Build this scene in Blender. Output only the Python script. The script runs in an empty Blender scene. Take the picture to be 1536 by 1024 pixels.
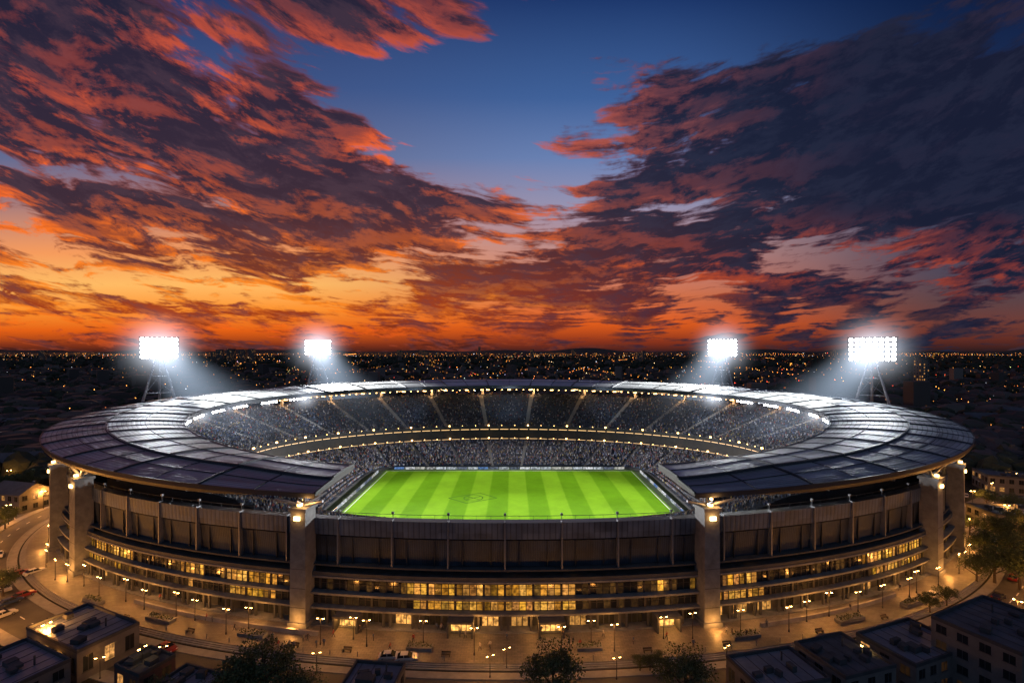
import bpy, math, random, bmesh
import numpy as np
from mathutils import Vector, Matrix
random.seed(7)
scene=bpy.context.scene
coll=scene.collection
CX=-1.5; CH=58.8; F=720.0
def G(px,py,z=0.0):
    D=F*(CH-z)/(py-527.0)
    return ((px-768.0)/F*D, D)
def ss(a,b,x):
    t=min(1,max(0,(x-a)/(b-a))); return t*t*(3-2*t)
# ------------------------------------------------------------------ materials
def newmat(name):
    m=bpy.data.materials.new(name); m.use_nodes=True
    return m,m.node_tree,m.node_tree.nodes['Principled BSDF']
def pbr(name,col,rough=0.6,metal=0.0,var=0.25,scale=0.6,bump=0.0,bscale=8.0,spec=None):
    m,nt,b=newmat(name); N=nt.nodes; L=nt.links
    tc=N.new('ShaderNodeTexCoord')
    n=N.new('ShaderNodeTexNoise'); n.inputs['Scale'].default_value=scale; n.inputs['Detail'].default_value=5
    n.inputs['Roughness'].default_value=0.65
    L.new(tc.outputs['Object'],n.inputs['Vector'])
    r=N.new('ShaderNodeValToRGB')
    r.color_ramp.elements[0].position=0.3; r.color_ramp.elements[1].position=0.7
    r.color_ramp.elements[0].color=(*[c*(1-var) for c in col],1)
    r.color_ramp.elements[1].color=(*[min(1,c*(1+var)) for c in col],1)
    L.new(n.outputs['Fac'],r.inputs['Fac']); L.new(r.outputs['Color'],b.inputs['Base Color'])
    b.inputs['Roughness'].default_value=rough; b.inputs['Metallic'].default_value=metal
    if spec is not None: b.inputs['Specular IOR Level'].default_value=spec
    if bump>0:
        n2=N.new('ShaderNodeTexNoise'); n2.inputs['Scale'].default_value=bscale; n2.inputs['Detail'].default_value=3
        L.new(tc.outputs['Object'],n2.inputs['Vector'])
        bp=N.new('ShaderNodeBump'); bp.inputs['Strength'].default_value=bump; bp.inputs['Distance'].default_value=0.1
        L.new(n2.outputs['Fac'],bp.inputs['Height']); L.new(bp.outputs['Normal'],b.inputs['Normal'])
    return m
def emis(name,col,s,sampling='NONE'):
    m,nt,b=newmat(name)
    b.inputs['Base Color'].default_value=(0.3,0.3,0.3,1)
    b.inputs['Emission Color'].default_value=(*col,1); b.inputs['Emission Strength'].default_value=s
    m.cycles.emission_sampling=sampling
    return m
def attr_emis(name,mul=1.0,sampling='NONE',glass=True):
    m,nt,b=newmat(name); N=nt.nodes; L=nt.links
    a=N.new('ShaderNodeAttribute'); a.attribute_name='Col'
    tc=N.new('ShaderNodeTexCoord'); n=N.new('ShaderNodeTexNoise'); n.inputs['Scale'].default_value=1.3; n.inputs['Detail'].default_value=3
    L.new(tc.outputs['Object'],n.inputs['Vector'])
    mr=N.new('ShaderNodeMapRange'); mr.inputs['From Min'].default_value=0.35; mr.inputs['From Max'].default_value=0.65
    mr.inputs['To Min'].default_value=0.3*mul; mr.inputs['To Max'].default_value=1.5*mul
    L.new(n.outputs['Fac'],mr.inputs['Value'])
    L.new(a.outputs['Color'],b.inputs['Emission Color'])
    if glass: L.new(mr.outputs['Result'],b.inputs['Emission Strength'])
    else: b.inputs['Emission Strength'].default_value=mul
    b.inputs['Base Color'].default_value=(0.015,0.018,0.022,1); b.inputs['Roughness'].default_value=0.15
    m.cycles.emission_sampling=sampling
    return m
def attr_diff(name,rough=0.8):
    m,nt,b=newmat(name); a=nt.nodes.new('ShaderNodeAttribute'); a.attribute_name='Col'
    nt.links.new(a.outputs['Color'],b.inputs['Base Color']); b.inputs['Roughness'].default_value=rough
    return m
M={}
M['conc']=pbr('concrete',(0.125,0.13,0.14),0.75,var=0.35,scale=0.5,bump=0.2)
M['concl']=pbr('concrete_light',(0.24,0.23,0.22),0.75,var=0.25,scale=0.5,bump=0.2)
M['concd']=pbr('dark_concrete',(0.045,0.048,0.055),0.8,var=0.35,scale=0.4,bump=0.2)
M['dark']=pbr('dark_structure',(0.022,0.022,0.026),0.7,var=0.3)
M['steel']=pbr('painted_steel',(0.20,0.21,0.24),0.45,0.5,var=0.12)
M['fascia']=pbr('fascia_metal',(0.05,0.055,0.068),0.45,0.5,var=0.15,scale=0.3)
M['tread']=pbr('stand_seats',(0.022,0.032,0.055),0.6,var=0.5,scale=1.2)
M['aisle']=pbr('stair_concrete',(0.20,0.19,0.18),0.8,var=0.15)
M['asph']=pbr('asphalt',(0.05,0.047,0.045),0.7,var=0.3,scale=0.25,bump=0.3,bscale=3)
M['paint']=pbr('white_paint',(0.6,0.6,0.58),0.6,var=0.15,scale=2)
M['kerb']=pbr('kerb_stone',(0.2,0.19,0.18),0.8,var=0.2)
M['glass']=pbr('dark_glass',(0.015,0.018,0.022),0.12,var=0.1)
M['roofd']=pbr('flat_roof_felt',(0.06,0.068,0.085),0.75,var=0.35,scale=0.35,bump=0.3,bscale=2)
M['roofm']=pbr('metal_roof',(0.18,0.20,0.25),0.45,0.3,var=0.25,scale=0.3)
M['brick']=pbr('brick',(0.10,0.05,0.04),0.85,var=0.3,scale=2)
M['render']=pbr('render_wall',(0.11,0.105,0.105),0.85,var=0.2,scale=0.6)
M['bark']=pbr('bark',(0.06,0.045,0.03),0.9,var=0.4,scale=5,bump=0.5)
M['leaf']=pbr('leaves',(0.040,0.06,0.020),0.7,var=0.5,scale=1.2)
M['leafd']=pbr('distant_foliage',(0.02,0.028,0.015),0.9,var=0.5,scale=0.05)
M['gold']=emis('gold_lamp',(1.0,0.55,0.16),14)
M['goldb']=emis('gold_lamp_bright',(1.0,0.54,0.15),40)
M['white']=emis('flood_lamp',(0.92,0.96,1.0),60)
M['goldstrip']=emis('gold_strip',(1.0,0.58,0.22),1.5)
M['win']=attr_emis('lit_windows',1.0)
M['boards']=attr_emis('led_boards',0.8)
M['citylight']=attr_emis('city_light_glow',1.0,glass=False)
M['crowd']=attr_diff('spectator_clothes')
def cladding(name,col,rib=0.45,hor=False,rough=0.45,metal=0.6,bs=0.6):
    m,nt,b=newmat(name); N=nt.nodes; L=nt.links
    uv=N.new('ShaderNodeUVMap'); uv.uv_map='UVMap'
    sp=N.new('ShaderNodeSeparateXYZ'); L.new(uv.outputs['UV'],sp.inputs[0])
    mu=N.new('ShaderNodeMath'); mu.operation='DIVIDE'; mu.inputs[1].default_value=rib
    L.new(sp.outputs[1 if hor else 0],mu.inputs[0])
    fr=N.new('ShaderNodeMath'); fr.operation='PINGPONG'; fr.inputs[1].default_value=0.5; L.new(mu.outputs[0],fr.inputs[0])
    bp=N.new('ShaderNodeBump'); bp.inputs['Strength'].default_value=bs; bp.inputs['Distance'].default_value=0.12
    L.new(fr.outputs[0],bp.inputs['Height']); L.new(bp.outputs['Normal'],b.inputs['Normal'])
    sc=N.new('ShaderNodeVectorMath'); sc.operation='DIVIDE'; sc.inputs[1].default_value=(3.8,5.2,1)
    L.new(uv.outputs['UV'],sc.inputs[0])
    fl=N.new('ShaderNodeVectorMath'); fl.operation='FLOOR'; L.new(sc.outputs[0],fl.inputs[0])
    wn=N.new('ShaderNodeTexWhiteNoise'); L.new(fl.outputs[0],wn.inputs['Vector'])
    no=N.new('ShaderNodeTexNoise'); no.inputs['Scale'].default_value=0.25; no.inputs['Detail'].default_value=6
    L.new(uv.outputs['UV'],no.inputs['Vector'])
    ad=N.new('ShaderNodeMath'); ad.operation='MULTIPLY_ADD'; ad.inputs[1].default_value=0.35
    L.new(wn.outputs['Value'],ad.inputs[0]); L.new(no.outputs['Fac'],ad.inputs[2])
    r=N.new('ShaderNodeValToRGB'); r.color_ramp.elements[0].position=0.35; r.color_ramp.elements[1].position=0.95
    r.color_ramp.elements[0].color=(*[c*0.58 for c in col],1); r.color_ramp.elements[1].color=(*[c*1.38 for c in col],1)
    L.new(ad.outputs[0],r.inputs['Fac'])
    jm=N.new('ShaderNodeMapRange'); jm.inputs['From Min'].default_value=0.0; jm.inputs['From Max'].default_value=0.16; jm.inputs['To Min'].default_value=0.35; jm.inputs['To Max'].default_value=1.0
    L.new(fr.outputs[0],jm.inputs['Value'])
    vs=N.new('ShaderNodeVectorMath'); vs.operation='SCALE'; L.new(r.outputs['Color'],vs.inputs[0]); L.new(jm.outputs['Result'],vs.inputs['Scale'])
    L.new(vs.outputs[0],b.inputs['Base Color'])
    mr=N.new('ShaderNodeMapRange'); mr.inputs['To Min'].default_value=rough-0.1; mr.inputs['To Max'].default_value=rough+0.15
    L.new(ad.outputs[0],mr.inputs['Value']); L.new(mr.outputs['Result'],b.inputs['Roughness'])
    b.inputs['Metallic'].default_value=metal
    return m
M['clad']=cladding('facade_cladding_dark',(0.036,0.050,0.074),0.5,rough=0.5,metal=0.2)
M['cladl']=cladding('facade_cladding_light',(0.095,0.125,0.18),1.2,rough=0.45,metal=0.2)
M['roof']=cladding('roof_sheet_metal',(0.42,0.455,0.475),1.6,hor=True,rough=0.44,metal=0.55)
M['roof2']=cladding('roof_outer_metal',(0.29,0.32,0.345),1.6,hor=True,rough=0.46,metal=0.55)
def paving():
    m,nt,b=newmat('plaza_paving'); N=nt.nodes; L=nt.links
    tc=N.new('ShaderNodeTexCoord')
    br=N.new('ShaderNodeTexBrick'); br.inputs['Scale'].default_value=0.45; br.inputs['Mortar Size'].default_value=0.012
    br.inputs['Color1'].default_value=(0.15,0.135,0.12,1); br.inputs['Color2'].default_value=(0.21,0.19,0.165,1); br.inputs['Mortar'].default_value=(0.07,0.06,0.055,1)
    L.new(tc.outputs['Object'],br.inputs['Vector'])
    n=N.new('ShaderNodeTexNoise'); n.inputs['Scale'].default_value=0.12; n.inputs['Detail'].default_value=8; n.inputs['Roughness'].default_value=0.7
    L.new(tc.outputs['Object'],n.inputs['Vector'])
    mr=N.new('ShaderNodeMapRange'); mr.inputs['From Min'].default_value=0.3; mr.inputs['From Max'].default_value=0.7; mr.inputs['To Min'].default_value=0.35; mr.inputs['To Max'].default_value=1.15
    L.new(n.outputs['Fac'],mr.inputs['Value'])
    mx=N.new('ShaderNodeVectorMath'); mx.operation='SCALE'; L.new(br.outputs['Color'],mx.inputs[0]); L.new(mr.outputs['Result'],mx.inputs['Scale'])
    L.new(mx.outputs[0],b.inputs['Base Color']); 
    mr2=N.new('ShaderNodeMapRange'); mr2.inputs['To Min'].default_value=0.3; mr2.inputs['To Max'].default_value=0.8
    L.new(n.outputs['Fac'],mr2.inputs['Value']); L.new(mr2.outputs['Result'],b.inputs['Roughness'])
    return m
M['pave']=paving()
def groundmat():
    m,nt,b=newmat('ground_surface'); N=nt.nodes; L=nt.links
    tc=N.new('ShaderNodeTexCoord')
    n=N.new('ShaderNodeTexNoise'); n.inputs['Scale'].default_value=0.008; n.inputs['Detail'].default_value=10; n.inputs['Roughness'].default_value=0.7
    L.new(tc.outputs['Object'],n.inputs['Vector'])
    r=N.new('ShaderNodeValToRGB'); r.color_ramp.elements[0].position=0.42; r.color_ramp.elements[1].position=0.6
    r.color_ramp.elements[0].color=(0.014,0.018,0.010,1); r.color_ramp.elements[1].color=(0.045,0.038,0.034,1)
    L.new(n.outputs['Fac'],r.inputs['Fac']); L.new(r.outputs['Color'],b.inputs['Base Color'])
    b.inputs['Roughness'].default_value=0.95; b.inputs['Specular IOR Level'].default_value=0.1
    return m
M['ground']=groundmat()
def grassmat():
    m,nt,b=newmat('mown_turf'); N=nt.nodes; L=nt.links
    tc=N.new('ShaderNodeTexCoord'); sp=N.new('ShaderNodeSeparateXYZ'); L.new(tc.outputs['Object'],sp.inputs[0])
    n0=N.new('ShaderNodeTexNoise'); n0.inputs['Scale'].default_value=0.7; L.new(tc.outputs['Object'],n0.inputs['Vector'])
    def ma(op,a,bv=None,c=None):
        x=N.new('ShaderNodeMath'); x.operation=op
        for i,v in enumerate((a,bv,c)):
            if v is None: continue
            if isinstance(v,(int,float)): x.inputs[i].default_value=v
            else: L.new(v,x.inputs[i])
        return x.outputs[0]
    s=ma('SINE',ma('MULTIPLY',ma('MULTIPLY_ADD',n0.outputs['Fac'],0.35,sp.outputs[0]),2*math.pi/14.0))
    s=ma('MULTIPLY_ADD',s,4.0,0.5)
    cl=N.new('ShaderNodeClamp'); L.new(s,cl.inputs[0])
    n=N.new('ShaderNodeTexNoise'); n.inputs['Scale'].default_value=0.09; n.inputs['Detail'].default_value=9; n.inputs['Roughness'].default_value=0.75
    L.new(tc.outputs['Object'],n.inputs['Vector'])
    mx=N.new('ShaderNodeMix'); mx.data_type='RGBA'; L.new(cl.outputs[0],mx.inputs['Factor'])
    mx.inputs['A'].default_value=(0.098,0.230,0.004,1); mx.inputs['B'].default_value=(0.155,0.315,0.010,1)
    mr=N.new('ShaderNodeMapRange'); mr.inputs['From Min'].default_value=0.3; mr.inputs['From Max'].default_value=0.7; mr.inputs['To Min'].default_value=0.82; mr.inputs['To Max'].default_value=1.15
    L.new(n.outputs['Fac'],mr.inputs['Value'])
    sc=N.new('ShaderNodeVectorMath'); sc.operation='SCALE'; L.new(mx.outputs['Result'],sc.inputs[0]); L.new(mr.outputs['Result'],sc.inputs['Scale'])
    L.new(sc.outputs[0],b.inputs['Base Color']); b.inputs['Roughness'].default_value=0.95; b.inputs['Specular IOR Level'].default_value=0.03
    return m
M['grass']=grassmat()
M['grassd']=pbr('darker_turf',(0.05,0.13,0.006),0.9,var=0.2,spec=0.05)
M['track']=pbr('pitch_surround_turf',(0.05,0.085,0.025),0.9,var=0.3,scale=0.3)
# ------------------------------------------------------------------ mesh builder
class MB:
    def __init__(s): s.v=[];s.f=[];s.m=[];s.c=[];s.uv=[]
    def face(s,pts,mi=0,col=None,uv=None):
        b=len(s.v); s.v.extend([tuple(p) for p in pts]); s.f.append(tuple(range(b,b+len(pts)))); s.m.append(mi); s.c.append(col); s.uv.append(uv)
    def box(s,c,size,rot=0.0,mi=0,col=None,top=1.0,bottom=True):
        hx,hy,hz=size[0]/2,size[1]/2,size[2]/2
        cr,sr=math.cos(rot),math.sin(rot)
        P=[]
        for z,k in ((-hz,1.0),(hz,top)):
            for x,y in ((-hx,-hy),(hx,-hy),(hx,hy),(-hx,hy)):
                x*=k;y*=k
                P.append((c[0]+x*cr-y*sr,c[1]+x*sr+y*cr,c[2]+z))
        b=len(s.v); s.v.extend(P)
        fs=[(4,5,6,7),(0,1,5,4),(1,2,6,5),(2,3,7,6),(3,0,4,7)]
        if bottom: fs.append((3,2,1,0))
        for f in fs: s.f.append(tuple(b+i for i in f)); s.m.append(mi); s.c.append(col); s.uv.append(None)
    def tube(s,p0,p1,r0,r1=None,n=8,mi=0,cap=True,col=None):
        if r1 is None: r1=r0
        p0=Vector(p0);p1=Vector(p1); d=(p1-p0).normalized()
        a=d.orthogonal().normalized(); bb=d.cross(a)
        b=len(s.v)
        for p,r in ((p0,r0),(p1,r1)):
            for i in range(n):
                t=2*math.pi*i/n; s.v.append(tuple(p+a*r*math.cos(t)+bb*r*math.sin(t)))
        for i in range(n):
            j=(i+1)%n; s.f.append((b+i,b+j,b+n+j,b+n+i)); s.m.append(mi); s.c.append(col); s.uv.append(None)
        if cap:
            s.f.append(tuple(b+n+i for i in range(n))); s.m.append(mi); s.c.append(col); s.uv.append(None)
            s.f.append(tuple(b+n-1-i for i in range(n))); s.m.append(mi); s.c.append(col); s.uv.append(None)
    def mesh(s,name,mats,smooth=False):
        me=bpy.data.meshes.new(name); me.from_pydata(s.v,[],s.f)
        for m in mats: me.materials.append(M[m] if isinstance(m,str) else m)
        me.polygons.foreach_set('material_index',s.m)
        if smooth: me.polygons.foreach_set('use_smooth',[True]*len(s.f))
        if any(c is not None for c in s.c):
            ca=me.color_attributes.new('Col','FLOAT_COLOR','CORNER'); arr=[]
            for f,c in zip(s.f,s.c):
                c=c or (0,0,0)
                arr.extend([c[0],c[1],c[2],1.0]*len(f))
            ca.data.foreach_set('color',arr)
        if any(u is not None for u in s.uv):
            ul=me.uv_layers.new(name='UVMap'); arr=[]
            for f,u in zip(s.f,s.uv):
                if u is None: u=[(0,0)]*len(f)
                for q in u: arr.extend(q)
            ul.data.foreach_set('uv',arr)
        me.update(); return me
    def obj(s,name,mats,parent=None,smooth=False):
        return link(name,s.mesh(name,mats,smooth),parent)
def link(name,data,parent=None,loc=None,rz=None):
    o=bpy.data.objects.new(name,data); coll.objects.link(o)
    if parent: o.parent=parent
    if loc is not None: o.location=loc
    if rz is not None: o.rotation_euler=(0,0,rz)
    return o
def empty(name,loc=(0,0,0),rz=0):
    e=link(name,None,None,loc,rz); e.empty_display_size=1; return e
def light(name,kind,loc,energy,col,parent=None,target=None,size=0.3,spot=60,blend=0.5):
    d=bpy.data.lights.new(name,kind); d.energy=energy; d.color=col
    if kind!='SUN': d.shadow_soft_size=size
    if kind=='SPOT': d.spot_size=math.radians(spot); d.spot_blend=blend
    o=link(name,d,parent,loc)
    if target is not None:
        o.rotation_euler=(Vector(target)-Vector(loc)).to_track_quat('-Z','Y').to_euler()
    return o
def EL(a,b,dc,th,off=0.0,z=0.0):
    x=a*math.cos(th); y=b*math.sin(th)
    if off:
        n=Vector((math.cos(th)/a,math.sin(th)/b)).normalized(); x+=n.x*off; y+=n.y*off
    return Vector((CX+x,dc+y,z))
FA,FB,FC=155.0,88.0,192.0
def FP(th,off=0.0,z=0.0): return EL(FA,FB,FC,th,off,z)
def fang(th):
    n=Vector((math.cos(th)/FA,math.sin(th)/FB)); return math.atan2(n.y,n.x)+math.pi/2
def arc_thetas(spacing,a=FA,b=FB,phase=0.0):
    K=4000; t=np.linspace(-math.pi/2,1.5*math.pi,K+1)
    x=a*np.cos(t);y=b*np.sin(t)
    s=np.concatenate([[0],np.cumsum(np.hypot(np.diff(x),np.diff(y)))])
    n=int(round(s[-1]/spacing)); q=(np.arange(n)+phase)/n*s[-1]
    return list(np.interp(q,s,t)),list(q)
def ring(mb,prof,ths,mi=0,fn=FP,closed=True):
    n=len(ths)
    arc=[0]
    for i in range(1,n+1):
        arc.append(arc[-1]+(fn(ths[i%n],0,0)-fn(ths[i-1],0,0)).length)
    vv=[0]
    for k in range(1,len(prof)):
        vv.append(vv[-1]+math.hypot(prof[k][0]-prof[k-1][0],prof[k][1]-prof[k-1][1]))
    pts=[[fn(t,o,z) for (o,z) in prof] for t in ths]
    for i in range(n if closed else n-1):
        j=(i+1)%n
        for k in range(len(prof)-1):
            m=mi[k] if isinstance(mi,(list,tuple)) else mi
            mb.face([pts[i][k],pts[j][k],pts[j][k+1],pts[i][k+1]],m,None,
              [(arc[i],vv[k]),(arc[i+1],vv[k]),(arc[i+1],vv[k+1]),(arc[i],vv[k+1])])
stadium=empty('football_stadium')
T240=[2*math.pi*i/288-math.pi/2 for i in range(288)]
mb=MB()
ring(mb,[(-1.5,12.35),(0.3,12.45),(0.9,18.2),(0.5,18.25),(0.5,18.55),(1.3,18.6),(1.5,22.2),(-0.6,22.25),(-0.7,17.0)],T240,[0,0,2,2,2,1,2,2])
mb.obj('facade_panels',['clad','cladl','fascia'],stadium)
mb=MB()
ths,_=arc_thetas(12.2)
for t in ths:
    r=fang(t)
    mb.box((*FP(t,1.15,16.9).xy,17.35),(0.3,1.2,10.2),r)
    mb.tube(FP(t,0.9,22.2),FP(t,0.9,23.7),0.07,0.05,6); mb.box((*FP(t,0.9).xy,23.85),(0.5,0.45,0.4),r)
ths2,_=arc_thetas(6.1,phase=0.5)
for t in ths2: mb.box((*FP(t,0.75,15).xy,15.3),(0.12,0.5,5.7),fang(t),1)
ring(mb,[(0.2,23.25),(0.28,23.25),(0.28,23.33),(0.2,23.33)],T240,1)
ths3,_=arc_thetas(3.05)
for t in ths3: mb.tube(FP(t,0.24,22.25),FP(t,0.24,23.28),0.035,0.035,4,1,cap=False)
mb.obj('facade_fins',['steel','fascia'],stadium)
mb=MB()
ring(mb,[(-1.6,0),(-1.6,12.4)],T240,0)
ring(mb,[(1.15,0.0),(1.15,3.35)],T240,0)
def slab(z0,z1,o0,o1,mi=1):
    ring(mb,[(o0,z0),(o1,z0),(o1,z1),(o0,z1)],T240,mi)
slab(12.0,12.33,-1.55,1.9,0); slab(9.65,10.05,-1.5,2.6); slab(6.25,6.7,-1.5,3.1); slab(3.35,3.75,-1.5,3.5)
slab(0.0,0.18,1.2,3.9)
ring(mb,[(2.45,10.05),(2.45,10.9),(2.3,10.9),(2.3,10.05)],T240,0)
mb.obj('podium_floors',['concd','conc'],stadium)
mbw=MB(); mbm=MB()
def winrow(z0,z1,off,w,fl,seed,br=1.0):
    ths,q=arc_thetas(w); n=len(ths); rr=random.Random(seed)
    ph=rr.random()*9
    for i in range(n):
        t0=ths[i]; t1=ths[(i+1)%n] if i<n-1 else ths[0]+2*math.pi
        s=q[i]
        run=math.sin(s*0.113+ph)+math.sin(s*0.31+ph*2)*0.6+math.sin(s*0.047+ph)*0.5+rr.uniform(-0.35,0.35)
        lit=run>fl
        g=t0+(t1-t0)*0.04; h=t1-(t1-t0)*0.04
        if lit:
            k=rr.choice((0.25,0.5,0.7,0.9,1.05))*rr.uniform(0.7,1.1)*br
            col=(1.0*k,rr.uniform(0.38,0.50)*k,rr.uniform(0.03,0.09)*k)
        else:
            k=rr.choice((0,0,0,0.03,0.08))*br; col=(k,0.45*k,0.1*k)
        mbw.face([FP(g,off,z0),FP(h,off,z0),FP(h,off,z1),FP(g,off,z1)],0,col)
        mbm.box((*FP(t0,off+0.03).xy,(z0+z1)/2),(0.16 if i%4 else 0.5,0.22 if i%4 else .5,z1-z0),fang(t0),0)
    zc=z0*0.35+z1*0.65
    ring(mbm,[(off+0.02,zc-0.05),(off+0.1,zc-0.05),(off+0.1,zc+0.05),(off+0.02,zc+0.05)],T240,0)
winrow(10.9,12.0,-1.3,1.8,1.2,1,.5)
winrow(6.75,9.0,1.5,1.5,-0.15,2,.95)
winrow(3.9,6.0,2.0,1.5,0.15,3,.75)
mbw.obj('lit_window_panes',['win'],stadium); mbm.obj('window_mullions',['dark'],stadium)
mb=MB()
ths,q=arc_thetas(6.2,phase=0.5)
rr=random.Random(4)
for i,t in enumerate(ths):
    r=fang(t)
    lit=rr.random()<0.3
    k=rr.uniform(0.4,1.0) if lit else 0.01
    for dx in (-1.2,0,1.2):
        c=FP(t,1.25); ux=Vector((math.cos(r),math.sin(r)))
        p=c.xy+ux*dx
        mb.box((p.x,p.y,1.3),(1.0,0.08,2.3),r,0,(k,0.45*k,0.1*k))
    mb.box((*FP(t,1.3).xy,2.6),(4.2,0.35,0.12),r,1,(0,0,0))
    for dx in (-2.4,2.4):
        p=FP(t,2.9).xy+Vector((math.cos(r),math.sin(r)))*dx
        mb.box((p.x,p.y,1.7),(0.45,0.45,3.28),r,1,(0,0,0))
for ph in (-9.0,9.5,-33,34):
    t=-math.pi/2+ph/155.0; r=fang(t); c=FP(t,4.2)
    mb.box((c.x,c.y,3.15),(5.4,3.4,0.4),r,1,(0,0,0))
    for dx in (-2.5,2.5):
        p=c.xy+Vector((math.cos(r),math.sin(r)))*dx; mb.box((p.x,p.y,1.5),(0.35,3.2,2.95),r,1,(0,0,0))
    for dx in (-1.7,-0.6,0.5,1.6):
        p=c.xy+Vector((math.cos(r),math.sin(r)))*dx
        p=p-Vector((0,-1.0)); mb.box((p.x,p.y,1.5),(0.95,0.08,2.8),r,0,(1.4,0.66,0.15))
mb.obj('entrances',['win','concd'],stadium)
mb=MB(); lampmb=MB()
pyl=[]
for al in (16.3,46.5,59,73,88,104,120,138,163.7):
    for sg in (1,-1): pyl.append(-90+sg*al)
def plane(D): return 20.34+0.0765*D
for dg in pyl:
    t=math.radians(dg); r=fang(t); c=FP(t,3.0)
    mb.box((c.x,c.y,12.3),(3.7,4.2,24.6),r,0,top=0.93)
    mb.box((c.x,c.y,24.95),(4.1,4.6,0.7),r,0)
    mb.box((c.x,c.y,0.5),(4.5,4.9,1.0),r,0)
    u=Vector((math.cos(r),math.sin(r),0)); n=Vector((math.sin(r),-math.cos(r),0))
    for k in range(1,6): mb.box(tuple(Vector((c.x,c.y,4.1*k))+n*(2.1-0.035*k)),(3.5,0.08,0.10),r,2)
    zt=plane(c.y)-1.4
    for du,dn in ((-5.5,1.5),(5.5,1.5),(-2.5,-5),(2.5,-5),(0,2.5)):
        mb.tube(Vector((c.x,c.y,25.2)),Vector((c.x,c.y,zt))+u*du+n*dn,0.42,0.26,8,1)
    cl=Vector((c.x,c.y,23.2))+n*2.3
    lampmb.box(tuple(cl),(1.3,0.35,0.8),r,0)
    cl2=Vector((c.x,c.y,25.8))+n*1.2; lampmb.box(tuple(cl2),(0.8,0.8,0.5),r,0)
    if c.y<200:
        light('pylon_light','POINT',Vector((c.x,c.y,23.6))+n*3.4,200,(1,0.43,0.11),stadium,size=0.4)
        light('strut_light','POINT',Vector((c.x,c.y,26.8))+n*1.5+u*1.5,700,(1,0.46,0.12),stadium,size=0.3)
        light('pylon_base_light','POINT',Vector((c.x,c.y,1.4))+n*3.8,850,(1,0.40,0.08),stadium,size=0.4)
mb.obj('pylons',['conc','steel','dark'],stadium); lampmb.obj('pylon_lamps',['gold'],stadium)
# ------------------------------------------------------------------ bowl
def wfun(x,y):
    if y>FC: return 1.0
    return ss(47,72,abs(x-CX))
def R1(th,z=6.6,A=61,B=39.5):
    ph=math.atan2(60*math.sin(th),98*math.cos(th)); n=7.0
    r=1/((abs(math.cos(ph))/A)**n+(abs(math.sin(ph))/B)**n)**(1/n)
    return Vector((CX+r*math.cos(ph),180+r*math.sin(ph),z))
def R2(th): p=EL(98,60,185,th); p.z=13.6; return p
def R3b(th): p=EL(100,62,185.5,th); w=wfun(p.x,p.y); p.z=14.2+5.4*w; return p
def R4(th):
    p=EL(143,82,190,th); w=wfun(p.x,p.y); p.z=17.8+(plane(p.y)-6.2-17.8)*w; return p
NS=744
TH=[-math.pi/2+2*math.pi*(i+0.5)/NS for i in range(NS)]
mb=MB()
def tier(A,B,nrow):
    for i in range(NS):
        j=(i+1)%NS
        mi=1 if (i%24)<2 else 0
        a0,b0,a1,b1=A[i],B[i],A[j],B[j]
        for k in range(nrow):
            s0=k/nrow; s1=(k+1)/nrow
            p00=a0.lerp(b0,s0); p10=a1.lerp(b1,s0); p01=a0.lerp(b0,s1); p11=a1.lerp(b1,s1)
            q01=Vector((p01.x,p01.y,p00.z)); q11=Vector((p11.x,p11.y,p10.z))
            mb.face([p00,p10,q11,q01],mi); mb.face([q01,q11,p11,p01],mi)
L1=[R1(t) for t in TH]; L2=[R2(t) for t in TH]; L3=[R3b(t) for t in TH]; L4=[R4(t) for t in TH]
tier(L1,L2,20); tier(L3,L4,26)
for i in range(NS):
    j=(i+1)%NS
    a,b=L2[i],L2[j]; c,d=L3[i],L3[j]
    mb.face([a,b,Vector((d.x,d.y,b.z)),Vector((c.x,c.y,a.z))],2)
    mb.face([Vector((c.x,c.y,a.z)),Vector((d.x,d.y,b.z)),d,c],2)
    a,b=L1[i],L1[j]
    mb.face([Vector((a.x,a.y,5.7)),Vector((b.x,b.y,5.7)),b,a],2)
    a,b=L4[i],L4[j]
    mb.face([a,b,Vector((b.x,b.y,0)),Vector((a.x,a.y,0))],2)
mb.obj('seating_bowl',['tread','aisle','dark'],stadium)
mb=MB()
for i in range(NS):
    j=(i+1)%NS
    for (P,h) in ((L2,0.8),(L3,0.9)):
        a,b=P[i],P[j]; up=Vector((0,0,h))
        mb.face([a-up*0.2,b-up*0.2,b+up,a+up],0)
    w=wfun(L3[i].x,L3[i].y)
    if w>0.3 and (i%6)<5:
        cen=Vector((CX,185,0))
        for P,dz,hh in ((L2,0.8,0.16),(L3,-0.9,0.26)):
            a,b=P[i],P[j]
            a2=a+(Vector((cen.x,cen.y,a.z))-a).normalized()*0.12; b2=b+(Vector((cen.x,cen.y,b.z))-b).normalized()*0.12
            mb.face([a2+Vector((0,0,dz)),b2+Vector((0,0,dz)),b2+Vector((0,0,dz+hh)),a2+Vector((0,0,dz+hh))],1)
mb.obj('tier_parapets',['concd','goldstrip'],stadium)
mb=MB()
for i in range(0,NS,24):
    for P,dz in ((L2,1.2),(L3,1.2),(L4,0.6)):
        p=P[i]
        if wfun(L3[i].x,L3[i].y)<0.3: continue
        mb.box((p.x,p.y,p.z+dz),(0.6,0.6,0.5),0,0)
for i in range(0,NS,8):
    for P,dz in ((L2,1.15),(L3,1.15)):
        p=P[i]
        if wfun(L3[i].x,L3[i].y)<0.3: continue
        mb.box((p.x,p.y,p.z+dz),(0.25,0.25,0.2),0,0)
mb.obj('tier_lamps',['gold'],stadium)
mb=MB()
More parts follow.
